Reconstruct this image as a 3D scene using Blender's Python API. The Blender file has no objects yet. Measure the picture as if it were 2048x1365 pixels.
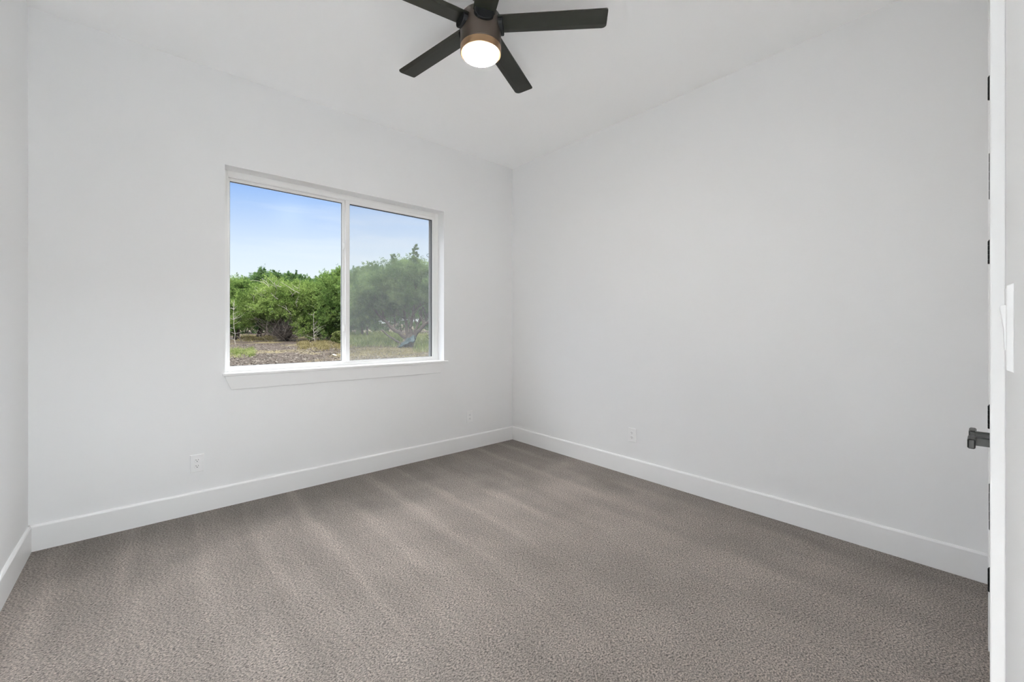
import bpy, bmesh, math, random
import numpy as np
from mathutils import Vector, Matrix

# ---------------------------------------------------------------- camera, sky, sun, exposure
sc = bpy.context.scene
COL = sc.collection
YAW = math.radians(41.2185)
FPX = 831.15
CAM_H = 1.2507
SN, CS = math.sin(YAW), math.cos(YAW)

cam_d = bpy.data.cameras.new('camera')
cam = bpy.data.objects.new('camera', cam_d)
COL.objects.link(cam)
cam_d.sensor_width = 36.0
cam_d.lens = 36.0 * FPX / 2048.0
cam_d.shift_y = -25.68 / 2048.0
cam_d.clip_start = 0.01
cam_d.clip_end = 500
cam.location = (0, 0, CAM_H)
cam.rotation_euler = (math.pi / 2, 0, -YAW)
sc.camera = cam

sc.view_settings.view_transform = 'Standard'
sc.view_settings.look = 'None'
sc.view_settings.gamma = 1.0
sc.view_settings.use_curve_mapping = False
sc.view_settings.exposure = 0.12
sc.cycles.max_bounces = 14
sc.cycles.diffuse_bounces = 10
sc.cycles.transparent_max_bounces = 16
sc.cycles.use_denoising = True
sc.cycles.caustics_reflective = False
sc.cycles.caustics_refractive = False

LENS_STRENGTH = 118.0
HALL_FILL_STRENGTH = 34.0
HALL_FILL_POWER = 68000.0
SUN_STRENGTH = 4.6
ZENITH = 9.5

world = bpy.data.worlds.new('sky')
sc.world = world
world.use_nodes = True
wn, wl = world.node_tree.nodes, world.node_tree.links
wn.clear()
w_out = wn.new('ShaderNodeOutputWorld')
w_bg = wn.new('ShaderNodeBackground')
w_tc = wn.new('ShaderNodeTexCoord')
w_sep = wn.new('ShaderNodeSeparateXYZ')
w_ramp = wn.new('ShaderNodeValToRGB')
w_map = wn.new('ShaderNodeMapping')
w_noise = wn.new('ShaderNodeTexNoise')
w_cl = wn.new('ShaderNodeValToRGB')
w_mix = wn.new('ShaderNodeMix')
w_mix.data_type = 'RGBA'
wl.new(w_tc.outputs['Generated'], w_sep.inputs[0])
# the sky deepens with height, and towards the left-hand (northern) side
w_add = wn.new('ShaderNodeMath'); w_add.operation = 'MULTIPLY_ADD'
w_add.inputs[1].default_value = -0.07
wl.new(w_sep.outputs['X'], w_add.inputs[0])
wl.new(w_sep.outputs['Z'], w_add.inputs[2])
wl.new(w_add.outputs[0], w_ramp.inputs[0])
els = w_ramp.color_ramp.elements
els[0].position = 0.0; els[0].color = (0.93, 0.96, 1.0, 1)
els[1].position = 1.0; els[1].color = (0.16, 0.32, 0.75, 1)
for pos, c in ((0.07, (0.87, 0.94, 1.0)), (0.14, (0.75, 0.86, 1.0)), (0.20, (0.56, 0.71, 0.97)), (0.24, (0.43, 0.61, 0.95)), (0.285, (0.28, 0.48, 0.92)), (0.5, (0.22, 0.42, 0.88))):
    e = els.new(pos); e.color = (*c, 1)
# thin streaky cloud
w_map.inputs['Scale'].default_value = (1.2, 1.2, 9.0)
w_map.inputs['Rotation'].default_value = (0.0, 0.22, 0.0)
wl.new(w_tc.outputs['Generated'], w_map.inputs[0])
wl.new(w_map.outputs[0], w_noise.inputs['Vector'])
w_noise.inputs['Scale'].default_value = 2.2
w_noise.inputs['Detail'].default_value = 5
wl.new(w_noise.outputs[0], w_cl.inputs[0])
w_cl.color_ramp.elements[0].position = 0.58; w_cl.color_ramp.elements[0].color = (0, 0, 0, 1)
w_cl.color_ramp.elements[1].position = 0.75; w_cl.color_ramp.elements[1].color = (0.35, 0.35, 0.35, 1)
wl.new(w_cl.outputs[0], w_mix.inputs['Factor'])
wl.new(w_ramp.outputs[0], w_mix.inputs[6])
w_mix.inputs[7].default_value = (0.88, 0.93, 1.0, 1)
# unseen upper sky whitened and brightened to add daylight at the window
w_mr = wn.new('ShaderNodeMapRange'); w_mr.interpolation_type = 'SMOOTHSTEP'
for i_, v_ in zip((1, 2, 3, 4), (0.30, 0.62, 1.0, ZENITH)): w_mr.inputs[i_].default_value = v_
wl.new(w_sep.outputs['Z'], w_mr.inputs[0])
w_up = wn.new('ShaderNodeMapRange'); w_up.interpolation_type = 'SMOOTHSTEP'
for i_, v_ in zip((1, 2, 3, 4), (0.30, 0.50, 0.0, 0.85)): w_up.inputs[i_].default_value = v_
wl.new(w_sep.outputs['Z'], w_up.inputs[0])
w_mix2 = wn.new('ShaderNodeMix'); w_mix2.data_type = 'RGBA'
wl.new(w_up.outputs[0], w_mix2.inputs[0]); wl.new(w_mix.outputs[2], w_mix2.inputs[6]); w_mix2.inputs[7].default_value = (1.0, 0.99, 0.97, 1)
wl.new(w_mix2.outputs[2], w_bg.inputs[0])
wl.new(w_mr.outputs[0], w_bg.inputs[1])
wl.new(w_bg.outputs[0], w_out.inputs[0])

sun_d = bpy.data.lights.new('sun', 'SUN')
sun_d.energy = SUN_STRENGTH
sun_d.angle = math.radians(2.0)
sun_d.color = (1.0, 0.95, 0.86)
sun = bpy.data.objects.new('sun', sun_d)
COL.objects.link(sun)
sun.rotation_euler = Vector((0.25, 0.62, -0.80)).to_track_quat('-Z', 'Y').to_euler()   # sun stands behind the house

# ---------------------------------------------------------------- dimensions (metres; camera at x=0, y=0)
XR, YW, XL, CEIL = 3.0954, 3.5239, -0.5028, 3.048
YB = -0.0222                     # back wall face
BB_H, BB_T = 0.1458, 0.014
WX0, WX1, WZ0, WZ1 = 0.4065, 2.1956, 0.932, 2.401      # window opening
DX0, DX1, DZ = 1.215, 2.438, 2.44                       # closet opening
EX0, EX1 = -0.42, 0.46                                  # entry opening
WT = 0.12                                               # inner wall thickness

# ---------------------------------------------------------------- helpers
class MB:
    """collects shapes, links them as ONE mesh object"""
    def __init__(s):
        s.v, s.f, s.m = [], [], []
    def box(s, x0, x1, y0, y1, z0, z1, mi=0):
        b = len(s.v)
        s.v += [(x0, y0, z0), (x1, y0, z0), (x1, y1, z0), (x0, y1, z0), (x0, y0, z1), (x1, y0, z1), (x1, y1, z1), (x0, y1, z1)]
        for q in ((0, 3, 2, 1), (4, 5, 6, 7), (0, 1, 5, 4), (1, 2, 6, 5), (2, 3, 7, 6), (3, 0, 4, 7)):
            s.f.append(tuple(b + i for i in q)); s.m.append(mi)
        return s
    def prism(s, prof, fn, a, b_, mi=0, ends=True):
        """profile points (u, w) swept from a to b; fn(u, w, t) -> xyz"""
        b = len(s.v); n = len(prof)
        for t in (a, b_):
            s.v += [fn(u, w, t) for u, w in prof]
        for i in range(n):
            j = (i + 1) % n
            s.f.append((b + i, b + j, b + n + j, b + n + i)); s.m.append(mi)
        if ends:
            s.f.append(tuple(b + i for i in reversed(range(n)))); s.m.append(mi)
            s.f.append(tuple(b + n + i for i in range(n))); s.m.append(mi)
        return s
    def lathe(s, prof, c=(0, 0, 0), n=48, mi=0, axis='z'):
        """(r, h) profile turned round an axis; r = 0 closes the end"""
        rings = []
        for r, h in prof:
            if r < 1e-9:
                rings.append([len(s.v)]); pts = [(0, 0, h)]
            else:
                rings.append(list(range(len(s.v), len(s.v) + n)))
                pts = [(r * math.cos(2 * math.pi * k / n), r * math.sin(2 * math.pi * k / n), h) for k in range(n)]
            for x, y, z in pts:
                if axis == 'y': x, y, z = x, z, -y
                if axis == 'x': x, y, z = z, x, y
                s.v.append((c[0] + x, c[1] + y, c[2] + z))
        for A, B in zip(rings, rings[1:]):
            for k in range(n):
                k2 = (k + 1) % n
                if len(A) == 1 and len(B) == 1: continue
                if len(A) == 1: s.f.append((A[0], B[k2], B[k])); s.m.append(mi)
                elif len(B) == 1: s.f.append((A[k], A[k2], B[0])); s.m.append(mi)
                else: s.f.append((A[k], A[k2], B[k2], B[k])); s.m.append(mi)
        return s
    def tube(s, pts, rad, n=7, mi=0):
        pts = [Vector(p) for p in pts]
        rings = []
        for i, p in enumerate(pts):
            d = (pts[min(i + 1, len(pts) - 1)] - pts[max(i - 1, 0)]).normalized()
            a = d.cross(Vector((0, 0, 1)))
            if a.length < 1e-3: a = d.cross(Vector((1, 0, 0)))
            a.normalize(); b = d.cross(a)
            r = rad[i] if hasattr(rad, '__len__') else rad
            rings.append(range(len(s.v), len(s.v) + n))
            for k in range(n):
                t = 2 * math.pi * k / n
                s.v.append(tuple(p + a * (r * math.cos(t)) + b * (r * math.sin(t))))
        for A, B in zip(rings, rings[1:]):
            for k in range(n):
                s.f.append((A[k], A[(k + 1) % n], B[(k + 1) % n], B[k])); s.m.append(mi)
        s.f.append(tuple(reversed(rings[0]))); s.m.append(mi)
        s.f.append(tuple(rings[-1])); s.m.append(mi)
        return s
    def build(s, name, mats, parent=None, bevel=0.0, smooth=False, seg=2):
        me = bpy.data.meshes.new(name)
        me.from_pydata(s.v, [], s.f)
        mats = mats if isinstance(mats, (list, tuple)) else [mats]
        for m in mats: me.materials.append(m)
        if len(mats) > 1: me.polygons.foreach_set('material_index', s.m)
        bm = bmesh.new(); bm.from_mesh(me)
        bmesh.ops.recalc_face_normals(bm, faces=bm.faces)
        bm.to_mesh(me); bm.free()
        o = bpy.data.objects.new(name, me)
        COL.objects.link(o)
        if parent: o.parent = parent
        if smooth:
            me.polygons.foreach_set('use_smooth', [True] * len(me.polygons))
            me.set_sharp_from_angle(angle=math.radians(38))
        if bevel:
            md = o.modifiers.new('bevel', 'BEVEL'); md.width = bevel; md.segments = seg; md.limit_method = 'ANGLE'
            md.angle_limit = math.radians(40)
        return o

def tag(o, label=None, cat=None, group=None, kind=None):
    if label: o['label'] = label
    if cat: o['category'] = cat
    if group: o['group'] = group
    if kind: o['kind'] = kind
    return o

def empty(name, loc=(0, 0, 0), rz=0.0, parent=None):
    o = bpy.data.objects.new(name, None)
    COL.objects.link(o); o.location = loc; o.rotation_euler = (0, 0, rz); o.empty_display_size = 0.1
    if parent: o.parent = parent
    return o

def copy_tree(o, parent=None):
    c = o.copy(); COL.objects.link(c); c.parent = parent
    for ch in list(o.children): copy_tree(ch, c)
    return c

def at(px, d):
    """the place at depth d in the column px of the photograph"""
    a = (px - 1024.0) / FPX
    return d * (SN + a * CS), d * (CS - a * SN)

def ground_z(x, y):
    d = SN * x + CS * y
    if d < 14: base = -0.336
    elif d < 31: base = -0.25 + 0.0429 * (d - 16)
    else: base = 0.393 + 0.030 * (d - 31)
    return base

def depth_of(ypx):
    return 2.187 / ((ypx - 656.8) / FPX + 0.0429)

# ---------------------------------------------------------------- materials
def mat(name, color, rough=0.5, metal=0.0, spec=0.5, bump=None, coat=0.0):
    m = bpy.data.materials.new(name); m.use_nodes = True
    b = m.node_tree.nodes['Principled BSDF']
    b.inputs['Base Color'].default_value = (*color, 1)
    b.inputs['Roughness'].default_value = rough
    b.inputs['Metallic'].default_value = metal
    b.inputs['Specular IOR Level'].default_value = spec
    b.inputs['Coat Weight'].default_value = coat
    if bump:
        sc_, st, dist = bump
        nt = m.node_tree
        tc = nt.nodes.new('ShaderNodeTexCoord'); n = nt.nodes.new('ShaderNodeTexNoise'); bp = nt.nodes.new('ShaderNodeBump')
        n.inputs['Scale'].default_value = sc_; n.inputs['Detail'].default_value = 3
        bp.inputs['Strength'].default_value = st; bp.inputs['Distance'].default_value = dist
        nt.links.new(tc.outputs['Object'], n.inputs['Vector']); nt.links.new(n.outputs[0], bp.inputs['Height'])
        nt.links.new(bp.outputs[0], b.inputs['Normal'])
    return m

M_WALL = mat('wall_paint', (0.855, 0.857, 0.86), 0.65, spec=0.25, bump=(90, 0.06, 0.002))
M_CEIL = mat('ceiling_paint', (0.965, 0.968, 0.97), 0.8, spec=0.1, bump=(70, 0.08, 0.002))
M_TRIM = mat('trim_paint', (0.88, 0.88, 0.88), 0.35, spec=0.4)
M_VINYL = mat('white_vinyl', (0.88, 0.88, 0.87), 0.35, spec=0.4)
M_PLATE = mat('white_plastic', (0.88, 0.88, 0.88), 0.3, spec=0.5)
M_SLOT = mat('slot_black', (0.01, 0.01, 0.01), 0.6)
M_BLACK = mat('black_hardware', (0.004, 0.0055, 0.005), 0.4, spec=0.22)
M_GASKET = mat('black_gasket', (0.03, 0.032, 0.034), 0.5)
M_SCREENFRAME = mat('grey_screen_frame', (0.30, 0.30, 0.30), 0.5)
M_BLADE = mat('dark_blade', (0.008, 0.008, 0.006), 0.36, spec=0.2, bump=(45, 0.05, 0.002))
M_BODY = mat('bronze_housing', (0.050, 0.038, 0.030), 0.38, metal=0.75)
M_RING = mat('bronze_ring', (0.30, 0.185, 0.10), 0.4, metal=0.75)  # dark bronze lightened and warmed: lamp glow put into the base colour
M_BRACKET = mat('black_bracket', (0.003, 0.003, 0.003), 0.7, spec=0.05)
M_HALLWALL = mat('slate_wall_paint', (0.16, 0.165, 0.17), 0.7, spec=0.2)  # unseen hall kept dark to limit its bounce into the room
M_EXT = mat('house_exterior', (0.55, 0.53, 0.50), 0.8)
M_HALLFLOOR = mat('pale_tile', (0.74, 0.74, 0.74), 0.4)  # unseen hall floor, pale to bounce the added beams upward

def emis(name, color, strength):
    m = bpy.data.materials.new(name); m.use_nodes = True
    nt = m.node_tree; nt.nodes.clear()
    o = nt.nodes.new('ShaderNodeOutputMaterial'); e = nt.nodes.new('ShaderNodeEmission')
    e.inputs[0].default_value = (*color, 1); e.inputs[1].default_value = strength
    nt.links.new(e.outputs[0], o.inputs[0])
    return m
M_LENS = emis('lit_lens', (1.0, 0.955, 0.885), LENS_STRENGTH)
M_HALLFILL = emis('lit_panel', (0.88, 0.955, 1.0), HALL_FILL_STRENGTH)

def glass_mat():
    m = bpy.data.materials.new('window_glass'); m.use_nodes = True
    nt = m.node_tree; nt.nodes.clear()
    o = nt.nodes.new('ShaderNodeOutputMaterial'); mx = nt.nodes.new('ShaderNodeMixShader')
    t = nt.nodes.new('ShaderNodeBsdfTransparent'); g = nt.nodes.new('ShaderNodeBsdfGlossy')
    f = nt.nodes.new('ShaderNodeFresnel'); f.inputs[0].default_value = 1.33
    t.inputs[0].default_value = (0.975, 0.985, 0.98, 1)
    g.inputs['Roughness'].default_value = 0.22
    g.inputs[0].default_value = (0.5, 0.5, 0.5, 1)
    gm = nt.nodes.new('ShaderNodeNewGeometry'); fm = nt.nodes.new('ShaderNodeMath'); fm.operation = 'MULTIPLY'
    fs = nt.nodes.new('ShaderNodeMath'); fs.operation = 'SUBTRACT'; fs.inputs[0].default_value = 1.0
    nt.links.new(gm.outputs['Backfacing'], fs.inputs[1])          # reflect at the outer faces only
    nt.links.new(f.outputs[0], fm.inputs[0]); nt.links.new(fs.outputs[0], fm.inputs[1])
    nt.links.new(fm.outputs[0], mx.inputs[0]); nt.links.new(t.outputs[0], mx.inputs[1]); nt.links.new(g.outputs[0], mx.inputs[2])
    nt.links.new(mx.outputs[0], o.inputs[0])
    return m
M_GLASS = glass_mat()

def screen_mat():
    m = bpy.data.materials.new('insect_mesh'); m.use_nodes = True
    nt = m.node_tree; nt.nodes.clear()
    o = nt.nodes.new('ShaderNodeOutputMaterial'); mx = nt.nodes.new('ShaderNodeMixShader')
    t = nt.nodes.new('ShaderNodeBsdfTransparent'); d = nt.nodes.new('ShaderNodeBsdfDiffuse'); tl = nt.nodes.new('ShaderNodeBsdfTranslucent'); m2 = nt.nodes.new('ShaderNodeMixShader')
    d.inputs[0].default_value = (0.5, 0.51, 0.51, 1); tl.inputs[0].default_value = (0.40, 0.41, 0.41, 1)
    m2.inputs[0].default_value = 0.5
    mx.inputs[0].default_value = 0.125
    nt.links.new(d.outputs[0], m2.inputs[1]); nt.links.new(tl.outputs[0], m2.inputs[2])
    nt.links.new(t.outputs[0], mx.inputs[1]); nt.links.new(m2.outputs[0], mx.inputs[2]); nt.links.new(mx.outputs[0], o.inputs[0])
    return m
M_SCREEN = screen_mat()

def carpet_mat():
    m = bpy.data.materials.new('carpet'); m.use_nodes = True
    nt = m.node_tree; N = nt.nodes; L = nt.links
    b = N['Principled BSDF']; b.inputs['Roughness'].default_value = 0.95; b.inputs['Specular IOR Level'].default_value = 0.1
    b.inputs['Sheen Weight'].default_value = 0.25; b.inputs['Sheen Roughness'].default_value = 0.5
    tc = N.new('ShaderNodeTexCoord')
    # yarn tufts: stretched noise warped by a coarser one
    wp = N.new('ShaderNodeTexNoise'); wp.inputs['Scale'].default_value = 14; wp.inputs['Detail'].default_value = 2
    L.new(tc.outputs['Object'], wp.inputs['Vector'])
    vm = N.new('ShaderNodeVectorMath'); vm.operation = 'MULTIPLY_ADD'; vm.inputs[1].default_value = (0.03, 0.03, 0.0)
    L.new(wp.outputs['Color'], vm.inputs[0]); L.new(tc.outputs['Object'], vm.inputs[2])
    mp = N.new('ShaderNodeMapping'); mp.inputs['Rotation'].default_value = (0, 0, 0.55); mp.inputs['Scale'].default_value = (1.0, 1.45, 1)
    L.new(vm.outputs[0], mp.inputs[0])
    n1 = N.new('ShaderNodeTexNoise'); n1.inputs['Scale'].default_value = 118; n1.inputs['Detail'].default_value = 4; n1.inputs['Roughness'].default_value = 0.72
    L.new(mp.outputs[0], n1.inputs['Vector'])
    r1 = N.new('ShaderNodeValToRGB')
    r1.color_ramp.elements[0].position = 0.36; r1.color_ramp.elements[0].color = (0.05, 0.040, 0.033, 1)
    r1.color_ramp.elements[1].position = 0.64; r1.color_ramp.elements[1].color = (0.78, 0.675, 0.60, 1)
    e = r1.color_ramp.elements.new(0.48); e.color = (0.345, 0.292, 0.256, 1)
    L.new(n1.outputs[0], r1.inputs[0])
    # vacuum tracks: pile brushed in bands running away from the window wall
    sp = N.new('ShaderNodeMapping'); sp.inputs['Rotation'].default_value = (0, 0, 0.12); sp.inputs['Scale'].default_value = (4.2, 0.55, 1)
    L.new(tc.outputs['Object'], sp.inputs[0])
    n2 = N.new('ShaderNodeTexNoise'); n2.inputs['Scale'].default_value = 1.5; n2.inputs['Detail'].default_value = 2.5; n2.inputs['Distortion'].default_value = 0.35
    L.new(sp.outputs[0], n2.inputs['Vector'])
    n3 = N.new('ShaderNodeTexNoise'); n3.inputs['Scale'].default_value = 3.0; n3.inputs['Detail'].default_value = 4
    L.new(tc.outputs['Object'], n3.inputs['Vector'])
    ad = N.new('ShaderNodeMath'); ad.operation = 'MULTIPLY_ADD'; ad.inputs[1].default_value = 0.55
    L.new(n2.outputs[0], ad.inputs[0])
    m3 = N.new('ShaderNodeMath'); m3.operation = 'MULTIPLY'; m3.inputs[1].default_value = 0.45
    L.new(n3.outputs[0], m3.inputs[0]); L.new(m3.outputs[0], ad.inputs[2])
    r2 = N.new('ShaderNodeMapRange'); r2.inputs[1].default_value = 0.36; r2.inputs[2].default_value = 0.64
    r2.inputs[3].default_value = 0.87; r2.inputs[4].default_value = 1.17
    L.new(ad.outputs[0], r2.inputs[0])
    mu = N.new('ShaderNodeMix'); mu.data_type = 'RGBA'; mu.blend_type = 'MULTIPLY'; mu.inputs[0].default_value = 1.0
    L.new(r1.outputs[0], mu.inputs[6]); L.new(r2.outputs[0], mu.inputs[7])
    L.new(mu.outputs[2], b.inputs['Base Color'])
    sx_ = N.new('ShaderNodeSeparateXYZ'); L.new(tc.outputs['Object'], sx_.inputs[0])
    def mth(op, a=None, b_=None, c=None):
        q = N.new('ShaderNodeMath'); q.operation = op
        for i_, v_ in enumerate((a, b_, c)):
            if v_ is None: continue
            if hasattr(v_, 'is_linked'): L.new(v_, q.inputs[i_])
            else: q.inputs[i_].default_value = v_
        return q.outputs[0]
    def rng_(v_, a0, a1, b0, b1):
        q = N.new('ShaderNodeMapRange'); q.interpolation_type = 'SMOOTHSTEP'
        L.new(v_, q.inputs[0])
        for i_, x_ in zip((1, 2, 3, 4), (a0, a1, b0, b1)): q.inputs[i_].default_value = x_
        return q.outputs[0]
    n4 = N.new('ShaderNodeTexNoise'); n4.inputs['Scale'].default_value = 2.2; n4.inputs['Detail'].default_value = 4
    L.new(tc.outputs['Object'], n4.inputs['Vector'])
    nz = mth('SUBTRACT', n4.outputs[0], 0.5)
    # ridges the vacuum head leaves every 0.3 m, running away from the window wall
    xw = mth('MULTIPLY_ADD', nz, 0.10, sx_.outputs['X'])
    fr = mth('FRACT', mth('DIVIDE', mth('SUBTRACT', xw, 0.0675), 0.295))
    dist = mth('ABSOLUTE', mth('SUBTRACT', fr, 0.5))
    ridge = rng_(dist, 0.02, 0.22, 1.0, 0.0)
    ridge = mth('MULTIPLY', ridge, rng_(mth('MULTIPLY_ADD', nz, 1.6, sx_.outputs['Y']), 1.1, 2.1, 0.0, 1.0))
    ridge = mth('MULTIPLY', ridge, rng_(n2.outputs[0], 0.38, 0.60, 0.15, 1.0))
    # colour darkened towards the window wall and, fainter, towards the right wall
    wall_dark = rng_(mth('MULTIPLY_ADD', nz, 0.9, mth('MULTIPLY_ADD', sx_.outputs['X'], 0.22, sx_.outputs['Y'])), 2.75, 3.45, 0.0, 1.0)
    wall_dark2 = rng_(mth('MULTIPLY_ADD', nz, 0.9, sx_.outputs['X']), 2.55, 2.95, 0.0, 0.7)
    fac = mth('MULTIPLY_ADD', ridge, 0.14, mth('MULTIPLY_ADD', mth('MAXIMUM', wall_dark, wall_dark2), -0.42, 1.0))
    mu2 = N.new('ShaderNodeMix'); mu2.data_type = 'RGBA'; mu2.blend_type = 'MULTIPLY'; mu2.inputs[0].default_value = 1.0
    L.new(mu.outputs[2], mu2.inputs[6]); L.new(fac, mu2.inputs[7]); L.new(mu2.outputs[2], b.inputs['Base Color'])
    bp = N.new('ShaderNodeBump'); bp.inputs['Strength'].default_value = 1.0; bp.inputs['Distance'].default_value = 0.014
    L.new(n1.outputs[0], bp.inputs['Height']); L.new(bp.outputs[0], b.inputs['Normal'])
    return m
M_CARPET = carpet_mat()

def ground_mat():
    m = bpy.data.materials.new('dirt_and_chips'); m.use_nodes = True
    nt = m.node_tree; N = nt.nodes; L = nt.links
    b = N['Principled BSDF']; b.inputs['Roughness'].default_value = 0.95; b.inputs['Specular IOR Level'].default_value = 0.1
    tc = N.new('ShaderNodeTexCoord')
    n1 = N.new('ShaderNodeTexNoise'); n1.inputs['Scale'].default_value = 9; n1.inputs['Detail'].default_value = 8; n1.inputs['Roughness'].default_value = 0.75
    L.new(tc.outputs['Object'], n1.inputs['Vector'])
    r1 = N.new('ShaderNodeValToRGB')
    r1.color_ramp.elements[0].position = 0.30; r1.color_ramp.elements[0].color = (0.016, 0.012, 0.0095, 1)
    r1.color_ramp.elements[1].position = 0.70; r1.color_ramp.elements[1].color = (0.095, 0.076, 0.062, 1)
    e = r1.color_ramp.elements.new(0.5); e.color = (0.048, 0.0372, 0.030, 1)
    L.new(n1.outputs[0], r1.inputs[0])
    # dry grass showing further back
    n2 = N.new('ShaderNodeTexNoise'); n2.inputs['Scale'].default_value = 0.35; n2.inputs['Detail'].default_value = 5
    L.new(tc.outputs['Object'], n2.inputs['Vector'])
    r2 = N.new('ShaderNodeValToRGB')
    r2.color_ramp.elements[0].position = 0.50; r2.color_ramp.elements[0].color = (0, 0, 0, 1)
    r2.color_ramp.elements[1].position = 0.66; r2.color_ramp.elements[1].color = (0.8, 0.8, 0.8, 1)
    L.new(n2.outputs[0], r2.inputs[0])
    mx = N.new('ShaderNodeMix'); mx.data_type = 'RGBA'
    L.new(r2.outputs[0], mx.inputs[0]); L.new(r1.outputs[0], mx.inputs[6]); mx.inputs[7].default_value = (0.15, 0.125, 0.062, 1)
    L.new(mx.outputs[2], b.inputs['Base Color'])
    bp = N.new('ShaderNodeBump'); bp.inputs['Strength'].default_value = 0.8; bp.inputs['Distance'].default_value = 0.08
    L.new(n1.outputs[0], bp.inputs['Height']); L.new(bp.outputs[0], b.inputs['Normal'])
    return m
M_GROUND = ground_mat()

def leaf_mat(name, c_dark, c_mid, c_light, scale=1.1):
    m = bpy.data.materials.new(name); m.use_nodes = True
    nt = m.node_tree; N = nt.nodes; L = nt.links; N.clear()
    o = N.new('ShaderNodeOutputMaterial')
    tc = N.new('ShaderNodeTexCoord'); n1 = N.new('ShaderNodeTexNoise')
    n1.inputs['Scale'].default_value = scale; n1.inputs['Detail'].default_value = 3
    L.new(tc.outputs['Object'], n1.inputs['Vector'])
    g = N.new('ShaderNodeNewGeometry')
    ad = N.new('ShaderNodeMath'); ad.operation = 'MULTIPLY_ADD'; ad.inputs[1].default_value = 0.38
    sb = N.new('ShaderNodeMath'); sb.operation = 'SUBTRACT'; sb.inputs[1].default_value = 0.19
    L.new(g.outputs['Random Per Island'], ad.inputs[0]); L.new(n1.outputs[0], sb.inputs[0]); L.new(sb.outputs[0], ad.inputs[2])
    r = N.new('ShaderNodeValToRGB')
    r.color_ramp.elements[0].position = 0.30; r.color_ramp.elements[0].color = (*c_dark, 1)
    r.color_ramp.elements[1].position = 0.72; r.color_ramp.elements[1].color = (*c_light, 1)
    e = r.color_ramp.elements.new(0.5); e.color = (*c_mid, 1)
    L.new(ad.outputs[0], r.inputs[0])
    d = N.new('ShaderNodeBsdfDiffuse'); t = N.new('ShaderNodeBsdfTranslucent'); mx = N.new('ShaderNodeMixShader')
    mx.inputs[0].default_value = 0.35
    L.new(r.outputs[0], d.inputs[0]); L.new(r.outputs[0], t.inputs[0])
    L.new(d.outputs[0], mx.inputs[1]); L.new(t.outputs[0], mx.inputs[2]); L.new(mx.outputs[0], o.inputs[0])
    return m
M_LEAF_A = leaf_mat('juniper_yellowgreen', (0.04, 0.07, 0.016), (0.115, 0.175, 0.042), (0.25, 0.32, 0.10), 0.9)
M_LEAF_B = leaf_mat('juniper_green', (0.035, 0.07, 0.018), (0.095, 0.16, 0.042), (0.22, 0.30, 0.09))
M_LEAF_C = leaf_mat('juniper_dark', (0.025, 0.055, 0.02), (0.06, 0.115, 0.04), (0.13, 0.20, 0.07))
M_LEAF_D = leaf_mat('oak_grey_green', (0.04, 0.065, 0.03), (0.09, 0.14, 0.06), (0.19, 0.25, 0.11))
M_GRASS_G = leaf_mat('grass_green', (0.07, 0.095, 0.025), (0.125, 0.15, 0.05), (0.21, 0.225, 0.10))
M_GRASS_Y = leaf_mat('grass_dry', (0.085, 0.072, 0.03), (0.15, 0.125, 0.06), (0.24, 0.205, 0.11))
M_BARK = mat('bark', (0.062, 0.050, 0.043), 0.9, spec=0.1, bump=(18, 0.6, 0.03))
M_BARK_DARK = mat('bark_dark', (0.04, 0.032, 0.027), 0.9, spec=0.1, bump=(18, 0.6, 0.03))
M_DEADWOOD = mat('bleached_wood', (0.27, 0.245, 0.22), 0.85, spec=0.1)
M_TWIG = mat('dry_twig', (0.10, 0.084, 0.073), 0.9, spec=0.1)
M_TARP = mat('teal_grey_sheet', (0.026, 0.042, 0.045), 0.6, spec=0.2)
M_PLANK = mat('pale_board', (0.30, 0.27, 0.22), 0.7)

# ---------------------------------------------------------------- room shell
def struct(o, kind='structure'):
    o['kind'] = kind
    return o

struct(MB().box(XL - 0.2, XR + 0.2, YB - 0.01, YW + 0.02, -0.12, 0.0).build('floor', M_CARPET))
struct(MB().box(XL - 0.2, XR + 0.2, YB - WT, YW + 0.2, CEIL, CEIL + 0.2).build('ceiling', M_CEIL))
struct(MB().box(XL - 0.2, XL, YB - WT, YW + 0.2, -0.3, CEIL).build('wall_left', M_WALL))
struct(MB().box(XR, XR + 0.2, YB - WT, YW + 0.2, -0.3, CEIL).build('wall_right', M_WALL))
w = MB()
Y1 = YW + 0.2
w.box(XL, WX0, YW, Y1, -0.3, CEIL); w.box(WX1, XR, YW, Y1, -0.3, CEIL)
w.box(WX0, WX1, YW, Y1, -0.3, WZ0 - 0.018); w.box(WX0, WX1, YW, Y1, WZ1, CEIL)
struct(w.build('wall_far', M_WALL))
w = MB()
Y0 = YB - WT
w.box(XL, EX0, Y0, YB, 0, CEIL); w.box(EX0, EX1, Y0, YB, DZ, CEIL)
w.box(EX1, DX0 - 0.015, Y0, YB, 0, CEIL); w.box(DX0 - 0.015, DX1 + 0.015, Y0, YB, DZ + 0.015, CEIL)
w.box(DX1 + 0.015, XR, Y0, YB, 0, CEIL)
struct(w.build('wall_back', M_WALL))

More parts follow.
